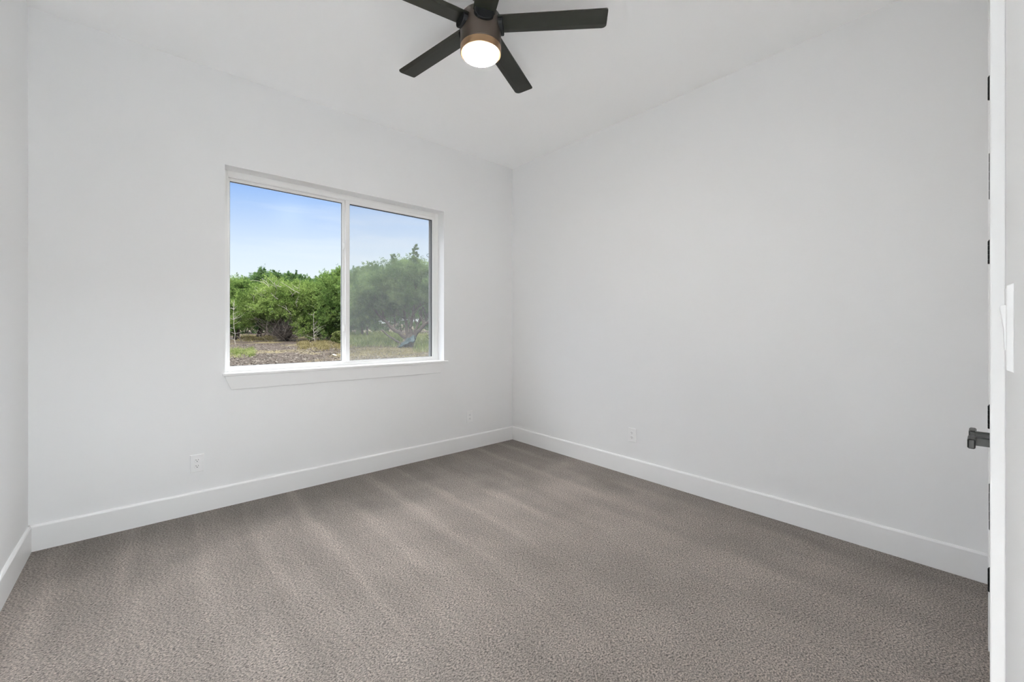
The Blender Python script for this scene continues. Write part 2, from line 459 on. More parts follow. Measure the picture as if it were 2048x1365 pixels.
# baseboards: flat board with an eased top edge
def bb_prof():
    return [(0, 0), (BB_T, 0), (BB_T, BB_H - 0.010), (BB_T - 0.003, BB_H - 0.004), (BB_T - 0.007, BB_H), (0, BB_H)]
struct(MB().prism(bb_prof(), lambda u, v, t: (t, YW - u, v), XL, XR).build('baseboard_far', M_TRIM))
struct(MB().prism(bb_prof(), lambda u, v, t: (XR - u, t, v), YB, YW).build('baseboard_right', M_TRIM))
struct(MB().prism(bb_prof(), lambda u, v, t: (XL + u, t, v), YB, YW).build('baseboard_left', M_TRIM))
b = MB()
b.prism(bb_prof(), lambda u, v, t: (t, YB + u, v), EX1, DX0 - 0.094); b.prism(bb_prof(), lambda u, v, t: (t, YB + u, v), DX1 + 0.094, XR - BB_T)
struct(b.build('baseboard_back', M_TRIM))

# ---------------------------------------------------------------- closet: jamb, casing, pair of doors
t = MB()
t.box(DX0 - 0.015, DX0 - 0.003, Y0, YB, 0, DZ + 0.015); t.box(DX1 + 0.003, DX1 + 0.015, Y0, YB, 0, DZ + 0.015)
t.box(DX0 - 0.003, DX1 + 0.003, Y0, YB, DZ + 0.003, DZ + 0.015)
struct(t.build('trim_1', M_TRIM))
CF = YB + 0.018
t = MB()
cp = [(0, 0), (0.089, 0), (0.089, 0.018), (0, 0.018)]
t.box(DX0 - 0.094, DX0 - 0.006, YB, CF, 0, DZ + 0.006); t.box(DX1 + 0.006, DX1 + 0.094, YB, CF, 0, DZ + 0.006)
t.box(DX0 - 0.094, DX1 + 0.094, YB, CF, DZ + 0.006, DZ + 0.095)
struct(t.build('trim_2', M_TRIM, bevel=0.002))

XM = 0.5 * (DX0 + DX1)
def closet_door(name, xa, xb, hinge_x, lever_dir):
    r = struct(empty(name, (hinge_x, YB, 0)))
    fx = lambda x: x - hinge_x
    m = MB(); yf = -0.0015; yb = -0.0365; z0, z1 = 0.012, DZ
    # slab with two recessed panels on the room side
    st = 0.1
    xs = sorted((fx(xa), fx(xb)))
    m.box(xs[0], xs[0] + st, yb, yf, z0, z1); m.box(xs[1] - st, xs[1], yb, yf, z0, z1)
    for za, zb in ((z0, z0 + 0.2), (1.0, 1.12), (z1 - 0.12, z1)):
        m.box(xs[0] + st, xs[1] - st, yb, yf, za, zb)
    for za, zb in ((z0 + 0.2, 1.0), (1.12, z1 - 0.12)):
        m.box(xs[0] + st, xs[1] - st, yb + 0.006, yf - 0.008, za, zb)
    m.build('door_leaf', M_TRIM, r)
    sgn = 1 if xb > xa else -1
    for zc in (0.280, 0.9075, 1.5425, 2.175):
        h = MB()
        cy = 0.0118
        segs = 5; hh = 0.0889
        for k in range(segs):
            a = zc - hh / 2 + k * hh / segs
            h.lathe([(0, a + 0.0004), (0.0070, a + 0.0004), (0.0074, a + 0.001), (0.0074, a + hh / segs - 0.001), (0.0070, a + hh / segs - 0.0004), (0, a + hh / segs - 0.0004)], (0, cy, 0), 16)
        h.lathe([(0, zc + hh / 2), (0.005, zc + hh / 2), (0.0055, zc + hh / 2 + 0.002), (0.003, zc + hh / 2 + 0.005), (0, zc + hh / 2 + 0.005)], (0, cy, 0), 16)
        h.box(-0.0015, 0.0015, -0.02, cy, zc - hh / 2, zc + hh / 2)
        h.box(-0.004, 0.004, -0.0022, cy - 0.002, zc - hh / 2 + 0.002, zc + hh / 2 - 0.002)
        h.build('hinge', M_BLACK, r, smooth=True)
    # square lever on a square rose
    hz = 0.928
    cx = fx(XM + lever_dir * 0.046)
    h = empty('door_handle', (cx, 0, hz), 0, r)
    MB().box(-0.031, 0.031, -0.0015, 0.0065, -0.031, 0.031).build('rose', M_BLACK, h, bevel=0.0015)
    MB().box(-0.010, 0.010, 0.0065, 0.046, -0.0115, 0.0115).build('neck', M_BLACK, h, bevel=0.0015)
    gx = sorted((-lever_dir * 0.011, lever_dir * 0.058))
    g = MB().box(gx[0], gx[1], 0.042, 0.0575, -0.0135, 0.0135)
    g.build('lever', M_BLACK, h, bevel=0.003, seg=1)
    return r
closet_door('door_1', DX0 + 0.003, XM - 0.0015, DX0 + 0.001, -1)
closet_door('door_2', DX1 - 0.003, XM + 0.0015, DX1 - 0.001, 1)

# closet box behind the doors, and the unseen hall behind the camera, with added fill lights
w = MB()
w.box(DX0 - 0.25, XR + 0.2, Y0 - 0.75, Y0 - 0.65, -0.1, CEIL + 0.1); w.box(DX0 - 0.35, DX0 - 0.25, Y0 - 5.3, Y0, -0.1, CEIL + 0.1)
w.box(XR + 0.1, XR + 0.2, Y0 - 0.65, Y0, -0.1, CEIL + 0.1)
struct(w.build('wall_closet', M_WALL))
struct(MB().box(DX0 - 0.25, XR + 0.2, Y0 - 0.75, Y0, CEIL, CEIL + 0.1).build('ceiling_closet', M_CEIL))
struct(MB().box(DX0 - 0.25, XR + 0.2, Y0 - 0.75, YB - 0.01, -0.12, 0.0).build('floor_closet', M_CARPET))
HX0, HX1, HY0 = -3.6, DX0 - 0.35, Y0 - 5.2
w = MB()
w.box(HX0 - 0.1, HX0, HY0, Y0 + WT, -0.1, CEIL + 0.1); w.box(HX0 - 0.1, HX1, HY0 - 0.1, HY0, -0.1, CEIL + 0.1)
w.box(HX0, XL - 0.2, Y0, Y0 + WT, -0.1, CEIL + 0.1)
struct(w.build('wall_hall', M_HALLWALL))
struct(MB().box(HX0 - 0.1, HX1, HY0 - 0.1, Y0, CEIL, CEIL + 0.1).build('ceiling_hall', M_HALLWALL))
struct(MB().box(HX0 - 0.1, HX1, HY0 - 0.1, YB - 0.01, -0.12, -0.001).build('floor_hall', M_HALLFLOOR))
for i, (hx, hy) in enumerate(((-0.22, Y0 - 0.36), (0.27, Y0 - 0.36))):  # unseen fill spots added to bounce off the hall floor onto the ceiling
    hl = empty('recessed_downlight', (hx, hy, CEIL))
    tag(hl, ['recessed white hall downlight behind the doorway, nearer the left wall', 'recessed white hall downlight behind the doorway, nearer the light switch'][i], 'downlight', 'hall downlights')
    MB().lathe([(0.055, -0.001), (0.075, -0.001), (0.078, -0.004), (0.074, -0.008), (0.057, -0.008), (0.055, -0.001)], n=32).build('trim_ring', M_PLATE, hl, smooth=True)
    MB().lathe([(0.055, -0.003), (0.03, -0.004), (0, -0.004)], n=32).build('diffuser', M_HALLFILL, hl)
    sp = bpy.data.lights.new('downlight_beam', 'SPOT')
    sp.energy = HALL_FILL_POWER; sp.spot_size = math.radians(36); sp.spot_blend = 0.35; sp.shadow_soft_size = 0.05; sp.color = (0.88, 0.955, 1.0)
    so = bpy.data.objects.new('downlight_beam', sp); COL.objects.link(so); so.parent = hl; so.location = (0, 0, -0.06)

hp = empty('ceiling_light', (0.0, Y0 - 1.75, CEIL - 0.05))  # unseen panel added to brighten the lower walls through the doorway
tag(hp, 'large square flush ceiling light further back in the hall', 'ceiling light')
MB().box(-0.62, 0.62, -0.62, 0.62, 0.0, 0.05).build('light_housing', M_PLATE, hp)
MB().box(-0.6, 0.6, -0.6, 0.6, -0.012, -0.001).build('diffuser', M_HALLFILL, hp)

# ---------------------------------------------------------------- window
win = struct(empty('window_1', (0, YW, 0)))
FW = 0.112                      # frame face sits this far inside the wall face
def ring(m, x0, x1, z0, z1, l, r, b_, t_, y0, y1):
    m.box(x0, x0 + l, y0, y1, z0, z1); m.box(x1 - r, x1, y0, y1, z0, z1)
    m.box(x0 + l, x1 - r, y0, y1, z0, z0 + b_); m.box(x0 + l, x1 - r, y0, y1, z1 - t_, z1)
m = MB(); ring(m, WX0, WX1, WZ0, WZ1, 0.030, 0.040, 0.022, 0.042, FW, 0.20)
m.build('window_frame', M_VINYL, win, bevel=0.002)
m = MB(); ring(m, WX0 + 0.028, WX1 - 0.036, WZ0 + 0.020, WZ1 - 0.040, 0.006, 0.006, 0.006, 0.006, FW + 0.004, FW + 0.012)
m.build('frame_bead', M_VINYL, win, bevel=0.001)
# fixed light on the left, sliding sash on the right (inner track)
sx = empty('fixed_sash', (0, 0, 0), 0, win)
m = MB(); ring(m, WX0 + 0.030, 1.292, WZ0 + 0.022, WZ1 - 0.042, 0.0175, 0.028, 0.0135, 0.0215, 0.150, 0.185)
m.build('sash_frame', M_VINYL, sx, bevel=0.002)
m = MB(); ring(m, WX0 + 0.0475, 1.264, WZ0 + 0.0355, WZ1 - 0.0635, 0.002, 0.002, 0.002, 0.003, 0.160, 0.170)
m.build('gasket', M_GASKET, sx)
MB().box(WX0 + 0.0475, 1.264, 0.1675, 0.1725, WZ0 + 0.0355, WZ1 - 0.0635).build('glass_pane', M_GLASS, sx)
ss = empty('sliding_sash', (0, 0, 0), 0, win)
m = MB(); ring(m, 1.2835, WX1 - 0.040, WZ0 + 0.022, WZ1 - 0.042, 0.0345, 0.0225, 0.0145, 0.0275, 0.119, 0.149)
m.build('sash_frame', M_VINYL, ss, bevel=0.002)
m = MB(); ring(m, 1.318, WX1 - 0.0625, WZ0 + 0.0365, WZ1 - 0.0695, 0.002, 0.003, 0.002, 0.005, 0.126, 0.142)
m.build('gasket', M_GASKET, ss)
MB().box(1.318, WX1 - 0.0625, 0.136, 0.141, WZ0 + 0.0365, WZ1 - 0.0695).build('glass_pane', M_GLASS, ss)
for zc in (1.963, 1.253):
    l = empty('latch', (1.2785, 0.150, zc), 0, win)
    MB().box(-0.0105, 0.0045, -0.012, 0.0, -0.032, 0.032).build('latch_base', M_VINYL, l, bevel=0.005, seg=3)
    MB().box(-0.0065, 0.0015, -0.026, -0.010, -0.024, 0.020).build('latch_lever', M_VINYL, l, bevel=0.0035, seg=3)
sr = empty('insect_screen', (0, 0, 0), 0, win)
m = MB(); ring(m, 1.300, WX1 - 0.034, WZ0 + 0.020, WZ1 - 0.042, 0.014, 0.024, 0.014, 0.016, 0.188, 0.198)
m.build('screen_frame', M_SCREENFRAME, sr)
MB().box(1.314, WX1 - 0.058, 0.1925, 0.1935, WZ0 + 0.034, WZ1 - 0.058).build('mesh', M_SCREEN, sr)
for zc in (1.985, 1.165):
    m = MB()
    pts = [(WX1 - 0.058 + 0.0 - 0.028 * math.sin(a), 0.186, zc + 0.018 * math.cos(a)) for a in [math.pi * k / 10 for k in range(11)]]
    m.tube(pts, 0.0022, 6)
    m.build('pull_tab', M_GASKET, sr)
# stool with ears and a slanted-end apron below
SZ = WZ0
m = MB()
m.box(WX0, WX1, 0.0, FW + 0.004, SZ - 0.018, SZ)
m.box(WX0 - 0.016, WX1 + 0.036, -0.026, 0.0, SZ - 0.018, SZ)
m.build('window_sill', M_TRIM, win, bevel=0.003)
m = MB()
zt, zb_ = SZ - 0.018, 0.815
xa, xb = WX0 - 0.004, WX1 + 0.012
pl = [(xa, -0.020, zt), (xb, -0.020, zt), (xb, 0, zt), (xa, 0, zt), (xa + 0.040, -0.010, zb_), (xb - 0.055, -0.010, zb_), (xb - 0.055, 0, zb_), (xa + 0.040, 0, zb_)]
m.v = pl; m.f = [(0, 1, 2, 3), (4, 7, 6, 5), (0, 4, 5, 1), (1, 5, 6, 2), (2, 6, 7, 3), (3, 7, 4, 0)]; m.m = [0] * 6
m.build('apron', M_TRIM, win, bevel=0.003)

# ---------------------------------------------------------------- outlets and light switch
def make_outlet():
    r = empty('wall_outlet')
    m = MB(); w_, h_ = 0.0385, 0.0605
    # plate faces -y (towards the room), bevelled edge
    m.v = [(-w_, 0, -h_), (w_, 0, -h_), (w_, 0, h_), (-w_, 0, h_), (-w_ + 0.004, -0.006, -h_ + 0.004), (w_ - 0.004, -0.006, -h_ + 0.004), (w_ - 0.004, -0.006, h_ - 0.004), (-w_ + 0.004, -0.006, h_ - 0.004)]
    m.f = [(3, 2, 1, 0), (4, 5, 6, 7), (0, 1, 5, 4), (1, 2, 6, 5), (2, 3, 7, 6), (3, 0, 4, 7)]; m.m = [0] * 6
    m.build('cover_plate', M_PLATE, r, bevel=0.0012)
    for zc in (0.0195, -0.0195):
        q = MB()
        n = 28
        def outline(sc_):
            pts = []
            for k in range(n):
                a = 2 * math.pi * k / n
                x = 0.0172 * math.cos(a) * sc_; z = 0.0172 * math.sin(a) * sc_
                pts.append((x, max(-0.0135 * sc_, min(0.0135 * sc_, z))))
            return pts
        b0 = 0
        for y, s_ in ((-0.005, 1.0), (-0.0082, 1.0), (-0.009, 0.94)):
            q.v += [(x, y, zc + z) for x, z in outline(s_)]
        for k in range(n):
            for lv in (0, 1):
                q.f.append((lv * n + k, lv * n + (k + 1) % n, (lv + 1) * n + (k + 1) % n, (lv + 1) * n + k)); q.m.append(0)
        q.f.append(tuple(2 * n + k for k in range(n))); q.m.append(0)
        rc = q.build('receptacle', M_PLATE, r)
        s_ = MB()
        s_.box(-0.0072, -0.0050, -0.0094, -0.0085, zc + 0.0005, zc + 0.0085)
        s_.box(0.0052, 0.0072, -0.0094, -0.0085, zc + 0.0015, zc + 0.0078)
        s_.lathe([(0, -0.0085), (0.0026, -0.0085), (0.0026, -0.0094), (0, -0.0094)], (0, 0, zc - 0.0058), 14, axis='y')
        s_.build('socket_slots', M_SLOT, rc)
    MB().lathe([(0, -0.0058), (0.0034, -0.0058), (0.0030, -0.0072), (0, -0.0072)], (0, 0, 0), 16, axis='y').build('screw', M_PLATE, r, smooth=True)
    return r
G_OUT = 'white duplex outlets low on the walls'
o1 = make_outlet(); o1.location = (0.2502, YW, 0.336)
tag(o1, 'white duplex wall outlet low on the window wall, below and left of the window', 'outlet', G_OUT)
o2 = copy_tree(o1); o2.location = (2.5026, YW, 0.335)
tag(o2, 'white duplex wall outlet on the window wall beside the far room corner', 'outlet', G_OUT)
o3 = copy_tree(o1); o3.location = (XR, 1.981, 0.342); o3.rotation_euler = (0, 0, -math.pi / 2)
tag(o3, 'white duplex wall outlet low on the bare wall right of the far corner', 'outlet', G_OUT)

ls = empty('light_switch', (0.825, YB, 1.251), math.pi)
tag(ls, 'white rocker light switch on the near wall beside the doorway, seen edge-on', 'light switch')
m = MB(); w_, h_ = 0.035, 0.055
m.v = [(-w_, 0, -h_), (w_, 0, -h_), (w_, 0, h_), (-w_, 0, h_), (-w_ + 0.003, -0.0062, -h_ + 0.003), (w_ - 0.003, -0.0062, -h_ + 0.003), (w_ - 0.003, -0.0062, h_ - 0.003), (-w_ + 0.003, -0.0062, h_ - 0.003)]
m.f = [(3, 2, 1, 0), (4, 5, 6, 7), (0, 1, 5, 4), (1, 2, 6, 5), (2, 3, 7, 6), (3, 0, 4, 7)]; m.m = [0] * 6
m.build('cover_plate', M_PLATE, ls, bevel=0.0012)
m = MB()
m.prism([(-0.0055, -0.029), (-0.0072, -0.028), (-0.0078, -0.002), (-0.0112, 0.027), (-0.0105, 0.029), (-0.0055, 0.029)], lambda u, v, t: (t, u, v), -0.0165, 0.0165)
m.build('rocker', M_PLATE, ls, bevel=0.0008)

# ---------------------------------------------------------------- ceiling fan
FX, FY = 1.3085, 1.7413
fan = empty('ceiling_fan', (FX, FY, CEIL))
tag(fan, 'dark five-blade ceiling fan with a round lit lamp', 'ceiling fan')
dz = lambda z: z - CEIL
MB().lathe([(0, dz(CEIL)), (0.072, dz(CEIL)), (0.072, dz(CEIL) - 0.035), (0.060, dz(CEIL) - 0.052), (0.016, dz(CEIL) - 0.055)], n=48).build('canopy', M_BODY, fan, smooth=True)
MB().lathe([(0.0125, dz(2.998)), (0.0125, dz(2.875))], n=24).build('downrod', M_BODY, fan, smooth=True)
MB().lathe([(0.0125, dz(2.895)), (0.050, dz(2.892)), (0.092, dz(2.882)), (0.104, dz(2.868)), (0.106, dz(2.86)), (0.106, dz(2.722)), (0.1045, dz(2.720)), (0.09, dz(2.720))], n=64).build('motor_housing', M_BODY, fan, smooth=True)
MB().lathe([(0.09, dz(2.7185)), (0.1045, dz(2.7185)), (0.106, dz(2.717)), (0.106, dz(2.684)), (0.1035, dz(2.681)), (0.094, dz(2.681))], n=64).build('lamp_ring', M_RING, fan, smooth=True)
lens = MB().lathe([(0.0925, dz(2.6825)), (0.0935, dz(2.678)), (0.091, dz(2.672)), (0.081, dz(2.667)), (0.06, dz(2.663)), (0.03, dz(2.661)), (0, dz(2.6605))], n=64).build('lamp_lens', M_LENS, fan, smooth=True)
lens['label'] = 'glowing frosted round lamp lens'

def blade_mesh(parent, ang):
    """blade runs along local +x from the hub; +y is its counter-clockwise edge"""
    m = MB()
    R0, R1, W2 = 0.088, 0.6574, 0.060
    def outline():
        pts = []
        def arc(cx, cy, r, a0, a1, n=7):
            for k in range(n + 1):
                a = math.radians(a0 + (a1 - a0) * k / n); pts.append((cx + r * math.cos(a), cy + r * math.sin(a)))
        arc(R1 - 0.010 - 0.008, -W2 + 0.010, 0.010, -90, 0)      # clockwise tip corner
        arc(R1 - 0.028, W2 - 0.024, 0.024, 5, 90)
        arc(R0 + 0.012, W2 * 0.93 - 0.010, 0.010, 90, 180, 4)
        arc(R0 + 0.012, -W2 * 0.93 + 0.010, 0.010, 180, 270, 4)
        return pts
    pts = outline()
    th = 0.0055
    n = len(pts); nb = len(m.v)
    crease = 0.030
    def zoff(y, low):
        # the trailing strip (counter-clockwise side) is chamfered on the underside
        z = -th / 2 if low else th / 2
        if low and y > crease: z += (y - crease) / (W2 - crease) * 0.0045
        return z
    # build as a grid of strips so the crease is a true edge
    import bisect
    xs = sorted(set([round(p[0], 5) for p in pts]))
    def yrange(x):
        ys = []
        for i in range(n):
            (x0, y0), (x1, y1) = pts[i], pts[(i + 1) % n]
            if (x0 - x) * (x1 - x) <= 0 and abs(x1 - x0) > 1e-9:
                ys.append(y0 + (y1 - y0) * (x - x0) / (x1 - x0))
            elif abs(x1 - x0) <= 1e-9 and abs(x - x0) < 1e-6: ys += [y0, y1]
        return (min(ys), max(ys))
    rows = []
    xmin, xmax = min(p[0] for p in pts), max(p[0] for p in pts)
    for x in xs:
        lo, hi = yrange(min(max(x, xmin + 2e-6), xmax - 2e-6))
        ys = [lo, min(max(crease, lo), hi), hi]
        row = []
        for low in (True, False):
            for y in ys:
                row.append(len(m.v)); m.v.append((x, y, zoff(y, low)))
        rows.append(row)
    for A, B in zip(rows, rows[1:]):
        for base in (0, 3):
            for k in (0, 1):
                m.f.append((A[base + k], A[base + k + 1], B[base + k + 1], B[base + k])); m.m.append(0)
        m.f.append((A[0], B[0], B[3], A[3])); m.m.append(0)
        m.f.append((A[2], A[5], B[5], B[2])); m.m.append(0)
    for A in (rows[0], rows[-1]):
        m.f.append((A[0], A[1], A[4], A[3])); m.m.append(0); m.f.append((A[1], A[2], A[5], A[4])); m.m.append(0)
    o = m.build('blade', M_BLADE, parent)
    o.rotation_euler = Matrix.Rotation(ang, 3, 'Z').to_euler()
    o.matrix_local = Matrix.Translation((0, 0, dz(2.8352))) @ Matrix.Rotation(ang, 4, 'Z') @ Matrix.Rotation(-math.radians(6.9), 4, 'X')
    # rounded shoe that clasps the blade at the housing
    b_ = MB()
    nk = 20; zc = 0.0
    prof = []
    for k in range(nk):
        a = 2 * math.pi * k / nk
        prof.append((0.050 * math.cos(a), 0.036 * math.sin(a) - 0.012))
    b_.prism(prof, lambda u, v, t: (t, u, v), 0.080, 0.119)
    br = b_.build('blade_bracket', M_BRACKET, parent, bevel=0.004)
    br.matrix_local = Matrix.Translation((0, 0, dz(2.8352))) @ Matrix.Rotation(ang, 4, 'Z') @ Matrix.Rotation(-math.radians(6.9), 4, 'X')
for k in range(5):
    blade_mesh(fan, math.radians(-45.36 + 72 * k))

# ---------------------------------------------------------------- outdoors: ground
rng = np.random.default_rng(7)
def np_mesh(name, verts, faces_flat, loop_n, material, parent=None):
    me = bpy.data.meshes.new(name)
    nf = len(faces_flat) // loop_n
    me.vertices.add(len(verts)); me.vertices.foreach_set('co', np.asarray(verts, np.float32).ravel())
    me.loops.add(len(faces_flat)); me.loops.foreach_set('vertex_index', np.asarray(faces_flat, np.int32))
    me.polygons.add(nf); me.polygons.foreach_set('loop_start', np.arange(0, len(faces_flat), loop_n, dtype=np.int32))
    me.polygons.foreach_set('loop_total', np.full(nf, loop_n, np.int32))
    me.materials.append(material)
    me.update(calc_edges=True)
    o = bpy.data.objects.new(name, me); COL.objects.link(o)
    if parent: o.parent = parent
    return o

NX, NY = 150, 130
gx = np.linspace(-45, 75, NX); gy = np.linspace(3.95, 90, NY)
GX, GY = np.meshgrid(gx, gy)
D = SN * GX + CS * GY
GZ = np.where(D < 14, -0.336, np.where(D < 31, -0.25 + 0.0429 * (D - 16), 0.393 + 0.030 * (D - 31)))
GZ = GZ + (rng.random(GZ.shape) - 0.5) * 0.05
V = np.stack([GX, GY, GZ], -1).reshape(-1, 3)
I = np.arange(NX * NY).reshape(NY, NX)
F = np.stack([I[:-1, :-1], I[:-1, 1:], I[1:, 1:], I[1:, :-1]], -1).ravel()
g = np_mesh('ground', V, F, 4, M_GROUND); struct(g)

# ---------------------------------------------------------------- outdoors: plants
def unit(a): return a / np.maximum(np.linalg.norm(a, axis=-1, keepdims=True), 1e-9)

def foliage(parent, blobs, n, L=(0.07, 0.16), W=0.011, k=5, material=M_LEAF_B, shell=0.45, up=0.5, spread=0.75, name='foliage'):
    """sprays of small leaf blades spread over a union of lobes (cx, cy, cz, rx, ry, rz)"""
    B = np.array(blobs, float); B[:, 3:] *= 0.88; n = int(n * 1.5)
    area = (B[:, 3] * B[:, 4] + B[:, 3] * B[:, 5] + B[:, 4] * B[:, 5])
    per = 18
    nc = max(12, n // per)
    idx = rng.choice(len(B), nc, p=area / area.sum())
    uc = unit(rng.normal(size=(nc, 3)))
    ph = rng.random((len(B), 6)) * 6.28
    lump = 1 + 0.13 * np.sin(5 * uc[:, 0] + ph[idx, 0]) * np.sin(5 * uc[:, 1] + ph[idx, 1]) + 0.10 * np.sin(9 * uc[:, 2] + ph[idx, 2]) * np.sin(8 * uc[:, 0] + ph[idx, 3])
    r = (1 - shell * rng.random(nc) ** 1.4) * lump
    PC = B[idx, :3] + uc * B[idx, 3:] * r[:, None]
    dirc = unit(uc * np.array([1, 1, 0.6]) * 0.9 + np.array([0, 0, up]) + rng.normal(size=(nc, 3)) * 0.35)
    slen = (0.25 + 0.75 * rng.random(nc) ** 2.2) * np.clip(B[idx, 3] * 0.9, 0.15, 1.0)
    ci = np.repeat(np.arange(nc), per)
    n = len(ci)
    tpos = rng.random(n)
    u = dirc[ci]
    P = PC[ci] + u * (tpos * slen[ci])[:, None] + rng.normal(size=(n, 3)) * ((1 - tpos * 0.75) * 0.13 * np.clip(B[idx[ci], 3], 0.25, 1.0))[:, None]
    # blades
    out = unit(u + np.array([0, 0, 0.15]))
    P = np.repeat(P, k, 0); out = np.repeat(out, k, 0)
    d = unit(out + rng.normal(size=P.shape) * spread)
    ln = rng.uniform(L[0], L[1], len(P))[:, None]
    side = unit(np.cross(d, rng.normal(size=P.shape)))
    wv = W * rng.uniform(0.6, 1.3, len(P))[:, None]
    a = P; b = P + d * ln * 0.5 + side * wv; c = P + d * ln; e = P + d * ln * 0.5 - side * wv
    V = np.stack([a, b, c, e], 1).reshape(-1, 3)
    return np_mesh(name, V, np.arange(len(V)), 4, material, parent)

def limb(m, p0, p1, r0, r1, bend=0.15, n=6, sides=7):
    p0, p1 = Vector(p0), Vector(p1); L_ = (p1 - p0).length
    off = Vector(rng.normal(size=3) * bend * L_)
    pts = []; rad = []
    for i in range(n + 1):
        t_ = i / n
        pts.append(p0.lerp(p1, t_) + off * math.sin(math.pi * t_) * 0.5 + Vector(rng.normal(size=3)) * (0.012 * L_ if 0 < i < n else 0))
        rad.append(r0 + (r1 - r0) * t_)
    m.tube(pts, rad, sides)
    return pts

def right_vec(): return np.array([CS, -SN, 0.0])
def fwd_vec(): return np.array([SN, CS, 0.0])
RV, FV = right_vec(), fwd_vec()

def tree(name, label, px, ypx, blobs_px, n, material, trunk=None, depth=None, group=None, cat='tree', W=0.011, L=(0.07, 0.16), shell=0.45, k=5, bark=M_BARK, stems=4, up=0.5):
    """blobs_px: (px, py, half-width px, half-height px, depth factor) seen at the tree's own distance"""
    d = depth if depth else depth_of(ypx)
    x, y = at(px, d); z = ground_z(x, y)
    r = empty(name, (x, y, z))
    tag(r, label, cat, group)
    k_ = d / FPX
    bl = []
    for bx, by, hw, hh, df in blobs_px:
        off = RV * ((bx - px) * k_) + FV * (df * d * 0.01)
        cz = CAM_H - (by - 656.8) * k_ - z
        rr = hw * k_
        bl.append((off[0], off[1], cz, rr, rr * 0.9, hh * k_))
    foliage(r, bl, n, L, W, k, material, shell, up)
    m = MB()
    stem_r = 0.055 + 0.012 * d / 25
    for j in range(stems):
        bx = bl[j % len(bl)]
        base = Vector((rng.normal() * 0.12, rng.normal() * 0.12, -0.08))
        limb(m, base, (bx[0] * 0.9, bx[1] * 0.9, bx[2] + 0.1 * bx[5]), stem_r * rng.uniform(0.7, 1.1), 0.018, 0.12, 7, 7)
    m.build('trunk', bark, r, smooth=True)
    return r, bl, d

# A: the broad yellow-green juniper in the middle of the left pane
A, blA, dA = tree('juniper_tree', 'broad yellow-green juniper with a bare twiggy base, middle of the left pane', 572, 682,
    [(560, 596, 50, 30, 0), (512, 610, 32, 30, -1), (608, 606, 40, 36, 1), (540, 578, 30, 18, 2), (598, 582, 34, 18, 2), (632, 628, 22, 34, 0), (503, 640, 22, 16, -3), (618, 655, 24, 24, -1), (568, 618, 46, 24, -2), (642, 596, 24, 28, 3), (540, 640, 26, 16, 1), (598, 640, 24, 18, 1)],
    26000, M_LEAF_A, group='junipers beyond the window', bark=M_BARK_DARK, stems=7)
m = MB()
k_ = dA / FPX
for j in range(260):
    base = Vector(RV * rng.normal() * 0.10 + FV * rng.normal() * 0.15)
    tip = Vector(RV * (rng.normal() * 27 - 3) * k_ + FV * rng.uniform(-1.5, 0.5)) + Vector((0, 0, rng.uniform(0.5, 2.6)))
    mid = base.lerp(tip, 0.45)
    limb(m, base + (mid - base) * rng.uniform(0, 0.6), tip, rng.uniform(0.008, 0.022), 0.004, 0.38, 6, 5)
m.build('bare_twigs', M_TWIG, A)
for j in range(18):
    m = MB()
    base = Vector(RV * (rng.uniform(-45, 45)) * k_ + FV * (-rng.uniform(1.0, 1.9))) + Vector((0, 0, rng.uniform(1.8, 3.8)))
    tip = base + Vector(RV * rng.normal() * 0.5 - FV * 0.45) + Vector((0, 0, rng.uniform(0.2, 0.8)))
    pts = limb(m, base, tip, 0.016, 0.006, 0.2, 5, 5)
    limb(m, pts[2], pts[2] + Vector(RV * rng.normal() * 0.35) + Vector((0, 0, 0.3)), 0.010, 0.004, 0.2, 4, 5)
    m.build('dead_branch', M_DEADWOOD, A)

tree('juniper_tree', 'tall dark juniper rising at the left edge of the left pane', 470, 679, [(462, 600, 34, 42, 0), (478, 580, 22, 22, 1), (452, 640, 36, 34, 0)], 15000, M_LEAF_B, group='junipers beyond the window')
tree('juniper_tree', 'juniper with the highest jagged tip left of centre in the left pane', 520, 0, [(520, 578, 28, 32, 0), (526, 558, 14, 18, 0), (524, 546, 5, 12, 0), (512, 556, 6, 12, 0), (510, 592, 20, 32, 0), (518, 620, 22, 40, 0)], 11000, M_LEAF_C, depth=34, group='junipers beyond the window')
tree('juniper_tree', 'dark spire-topped juniper behind the broad yellow-green one', 548, 0, [(548, 574, 20, 28, 0), (547, 558, 9, 16, 0), (547, 549, 3.5, 10, 0), (558, 556, 4, 11, 0), (552, 604, 17, 44, 0)], 9000, M_LEAF_C, depth=35.5, group='junipers beyond the window')
tree('juniper_tree', 'dark juniper with twin spires behind the broad juniper, right of the single spire', 582, 0, [(580, 572, 16, 22, 0), (574, 556, 5, 15, 0), (590, 564, 10, 18, 0), (591, 553, 4, 12, 0), (583, 560, 4, 12, 0), (584, 604, 17, 44, 0)], 9000, M_LEAF_C, depth=36, group='junipers beyond the window')
tree('juniper_tree', 'low dark juniper at the dip of the tree line in the left pane', 622, 0, [(610, 574, 16, 18, 0), (607, 562, 4, 13, 0), (628, 576, 14, 16, 0), (619, 565, 4, 12, 0), (633, 565, 4, 12, 0), (600, 560, 4, 12, 0), (620, 612, 20, 42, 0)], 9000, M_LEAF_C, depth=35, group='junipers beyond the window')
tree('juniper_tree', 'mid-green juniper filling the right end of the left pane', 664, 681, [(664, 585, 30, 36, 0), (650, 565, 14, 18, 1), (675, 556, 16, 20, 1), (660, 625, 38, 44, 0), (650, 655, 30, 26, 0), (690, 600, 30, 44, 0), (643, 560, 6, 12, 1), (680, 541, 7, 9, 1)], 22000, M_LEAF_B, group='junipers beyond the window', stems=5)
